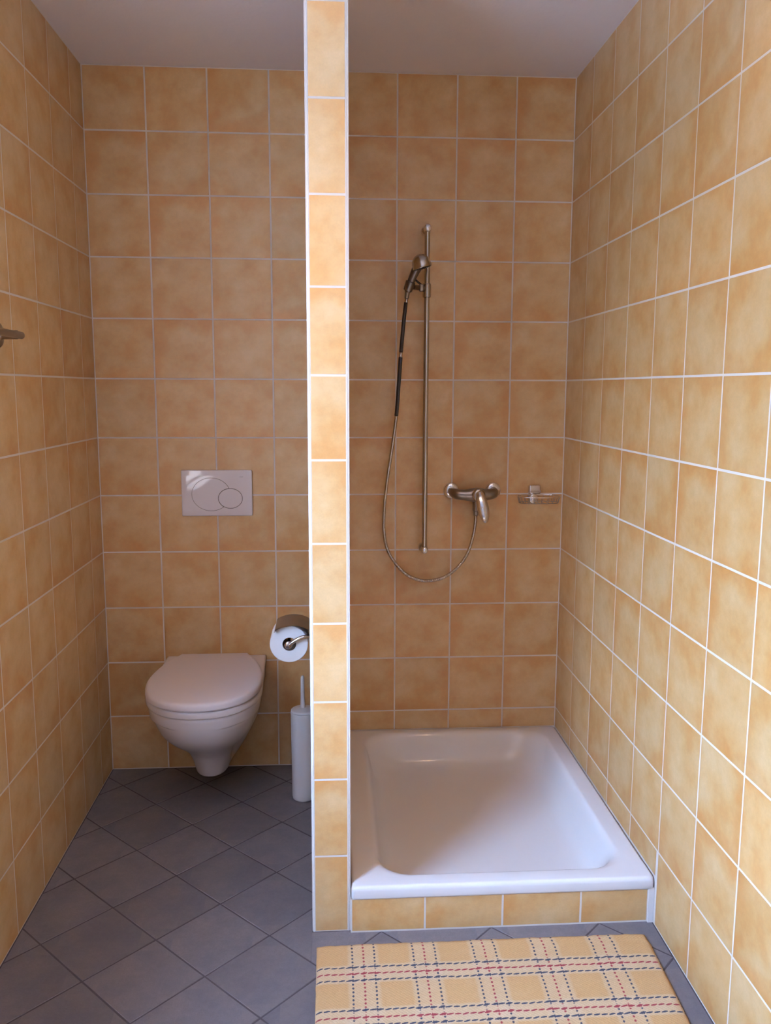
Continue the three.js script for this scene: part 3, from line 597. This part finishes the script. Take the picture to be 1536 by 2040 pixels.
// ---------------------------------------------------------------- woven bath mat
{
  const ZX = [1.036, 1.62], w0 = 0.8285, d0 = ZX[1] - ZX[0], PXW = 1656, PXH = 1168;
  const vs = [], hs = []; for (let k = 0; k < 5; k++) for (let m = 0; m < 3; m++) vs.push([0.0862 + 0.1488 * k + 0.0266 * m, m === 1]);
  for (let k = 0; k < 4; k++) for (let m = 0; m < 3; m++) hs.push([0.0876 + 0.1405 * k + 0.0222 * m, m === 1]);
  const BASE = [197, 157, 106], CREAM = [205, 179, 146], NAVY = [44, 50, 72], RED = [138, 40, 52];
  const map = dataTex(PXW, PXH, (u, v) => {
    const x = u * w0, z = v * d0;
    let band = 0, line = null, amt = 0;
    for (let k = 0; k < 5; k++) { const c = 0.0862 + 0.1488 * k + 0.0266; band = Math.max(band, 0.55 * (1 - sstep(0.032, 0.042, Math.abs(x - c)))); }
    for (let k = 0; k < 4; k++) { const c = 0.0876 + 0.1405 * k + 0.0222; band = 1 - (1 - band) * (1 - 0.75 * (1 - sstep(0.027, 0.034, Math.abs(z - c)))); }
    const n = fbm(u * 30, v * 22, 4.4, 3), th = 0.5 + 0.5 * Math.sin(z * 2 * Math.PI / 0.0042), tw = 0.5 + 0.5 * Math.sin(x * 2 * Math.PI / 0.0046 + (Math.floor(z / 0.0042) % 2) * Math.PI);
    let c = mixc(BASE, CREAM, clamp(band + 0.25 * n));
    c = c.map((q) => q * (0.95 + 0.05 * th * tw + 0.05 * fbm(u * 160, v * 120, 8, 2)));
    const wob = 0.0012 * pn.noise(x * 14, z * 9, 1.5);
    let nearH = 1; for (const [hz] of hs) nearH = Math.min(nearH, Math.abs(z + wob - hz));
    for (const [vx, red] of vs) {                        // rows of small stitches running away
      const dx = Math.abs(x + wob - vx), ph = (z / 0.0126) % 1, a = Math.abs(ph - 0.5);
      if (nearH > 0.0065) { const s = (dx / 0.0025) ** 2 + (a / 0.27) ** 2; if (s < 1.4) { line = red ? RED : NAVY; amt = Math.max(amt, 0.85 * (1 - sstep(0.6, 1.4, s))); } }
    }
    for (const [hz, red] of hs) {                        // slanted stitches running across, heavier where they cross
      const ph = ((x / 0.0172) % 1 + 1) % 1, dz = z + wob - hz + (ph - 0.5) * 0.0032; let cross = 0;
      for (const [vx] of vs) cross = Math.max(cross, 1 - sstep(0.004, 0.0095, Math.abs(x - vx)));
      const on = Math.abs(ph - 0.5) < 0.42 || cross > 0.4, half = (0.0023 + 0.001 * cross) * (on ? Math.max(0.35, 1 - Math.abs(ph - 0.5) * 1.1) : 0);
      if (half > 0 && Math.abs(dz) < half * 1.5) { const k = 0.9 * (1 - sstep(half * 0.7, half * 1.5, Math.abs(dz))); if (k > amt) { amt = k; line = red ? RED : NAVY; } }
      for (const [vx, vred] of vs) { const s = ((x - vx) / 0.0026) ** 2 + ((z - hz) / 0.0056) ** 2; if (s < 1) { const k = 0.85 * (1 - sstep(0.4, 1, s)); if (k > amt) { amt = k; line = red && vred ? RED : red ? RED : NAVY; } } }
    }
    if (line) c = mixc(c, line, amt);
    return c;
  });
  const bump = dataTex(1024, 1024, (u, v) => { const x = u * w0, z = v * d0; const h = 128 + 70 * Math.sin(z * 2 * Math.PI / 0.0042) * Math.cos(x * 2 * Math.PI / 0.0092 + Math.floor(z / 0.0042) * Math.PI) + 40 * fbm(u * 120, v * 90, 2, 2); return [h, h, h]; }, false);
  const mat = new THREE.MeshStandardMaterial({ map, roughness: 1, bumpMap: bump, bumpScale: 0.0012 });
  map.wrapS = map.wrapT = bump.wrapS = bump.wrapT = THREE.ClampToEdgeWrapping;
  const NX = 150, NZ = 100, pos = [], uv = [], idx = [];
  const edge = (i, j) => {                               // outline with small scallops at the sewn ends
    const s = i / NX, q = j / NZ, x0 = 0.7538 + 0.0012 * pn.noise(q * 26, 3, 1), x1 = 1.583 - 0.028 * q - 0.004 * sstep(0.92, 1, 1 - q) + 0.0016 * pn.noise(q * 22, 7, 1);
    const z0 = ZX[0] + 0.0026 * pn.noise(s * 44, 1, 5) + 0.004 * pn.noise(s * 9, 2, 5) + 0.005 * Math.pow(Math.abs(2 * s - 1), 18), z1 = ZX[1] + 0.003 * pn.noise(s * 44, 5, 5);
    return [x0 + (x1 - x0) * s, z0 + (z1 - z0) * q];
  };
  const height = (i, j) => { const m = Math.min(i, NX - i, j, NZ - j), e = [0.0052, 0.0078, 0.0089, 0.0093][Math.min(3, m)]; const s = i / NX, q = j / NZ; return e + 0.0012 * pn.noise(s * 7, q * 5, 3) + 0.0004 * pn.noise(s * 40, q * 30, 6) + 0.0006 * Math.exp(-(((q - 0.02) / 0.015) ** 2)); };
  for (let j = 0; j <= NZ; j++) for (let i = 0; i <= NX; i++) { const [x, z] = edge(i, j); pos.push(x, height(i, j), z); uv.push(i / NX, j / NZ); }
  for (let j = 0; j < NZ; j++) for (let i = 0; i < NX; i++) { const a = j * (NX + 1) + i, b = a + 1, c = a + NX + 1, d = c + 1; idx.push(a, c, b, b, c, d); }
  const rim = []; for (let i = 0; i < NX; i++) rim.push([i, 0]); for (let j = 0; j < NZ; j++) rim.push([NX, j]); for (let i = NX; i > 0; i--) rim.push([i, NZ]); for (let j = NZ; j > 0; j--) rim.push([0, j]);
  const b0 = pos.length / 3; rim.forEach(([i, j]) => { const [x, z] = edge(i, j), dx = i === 0 ? 0.0012 : i === NX ? -0.0012 : 0, dz = j === 0 ? 0.0012 : j === NZ ? -0.0012 : 0; pos.push(x + dx, 0.0005, z + dz); uv.push(i / NX, j / NZ); });
  rim.forEach(([i, j], k) => { const [i2, j2] = rim[(k + 1) % rim.length], a = j * (NX + 1) + i, b = j2 * (NX + 1) + i2, c = b0 + k, d = b0 + (k + 1) % rim.length; idx.push(a, b, c, b, d, c); });
  const g = new THREE.BufferGeometry(); g.setAttribute('position', new THREE.Float32BufferAttribute(pos, 3)); g.setAttribute('uv', new THREE.Float32BufferAttribute(uv, 2)); g.setIndex(idx); g.computeVertexNormals();
  const m = new THREE.Mesh(g, mat); m.name = 'bath_mat'; m.castShadow = m.receiveShadow = true; scene.add(m);
  tag(m, 'ochre woven bath mat with cream plaid bands and navy and red stitching', 'bath mat');
}

shade(scene);
renderer.render(scene, camera);
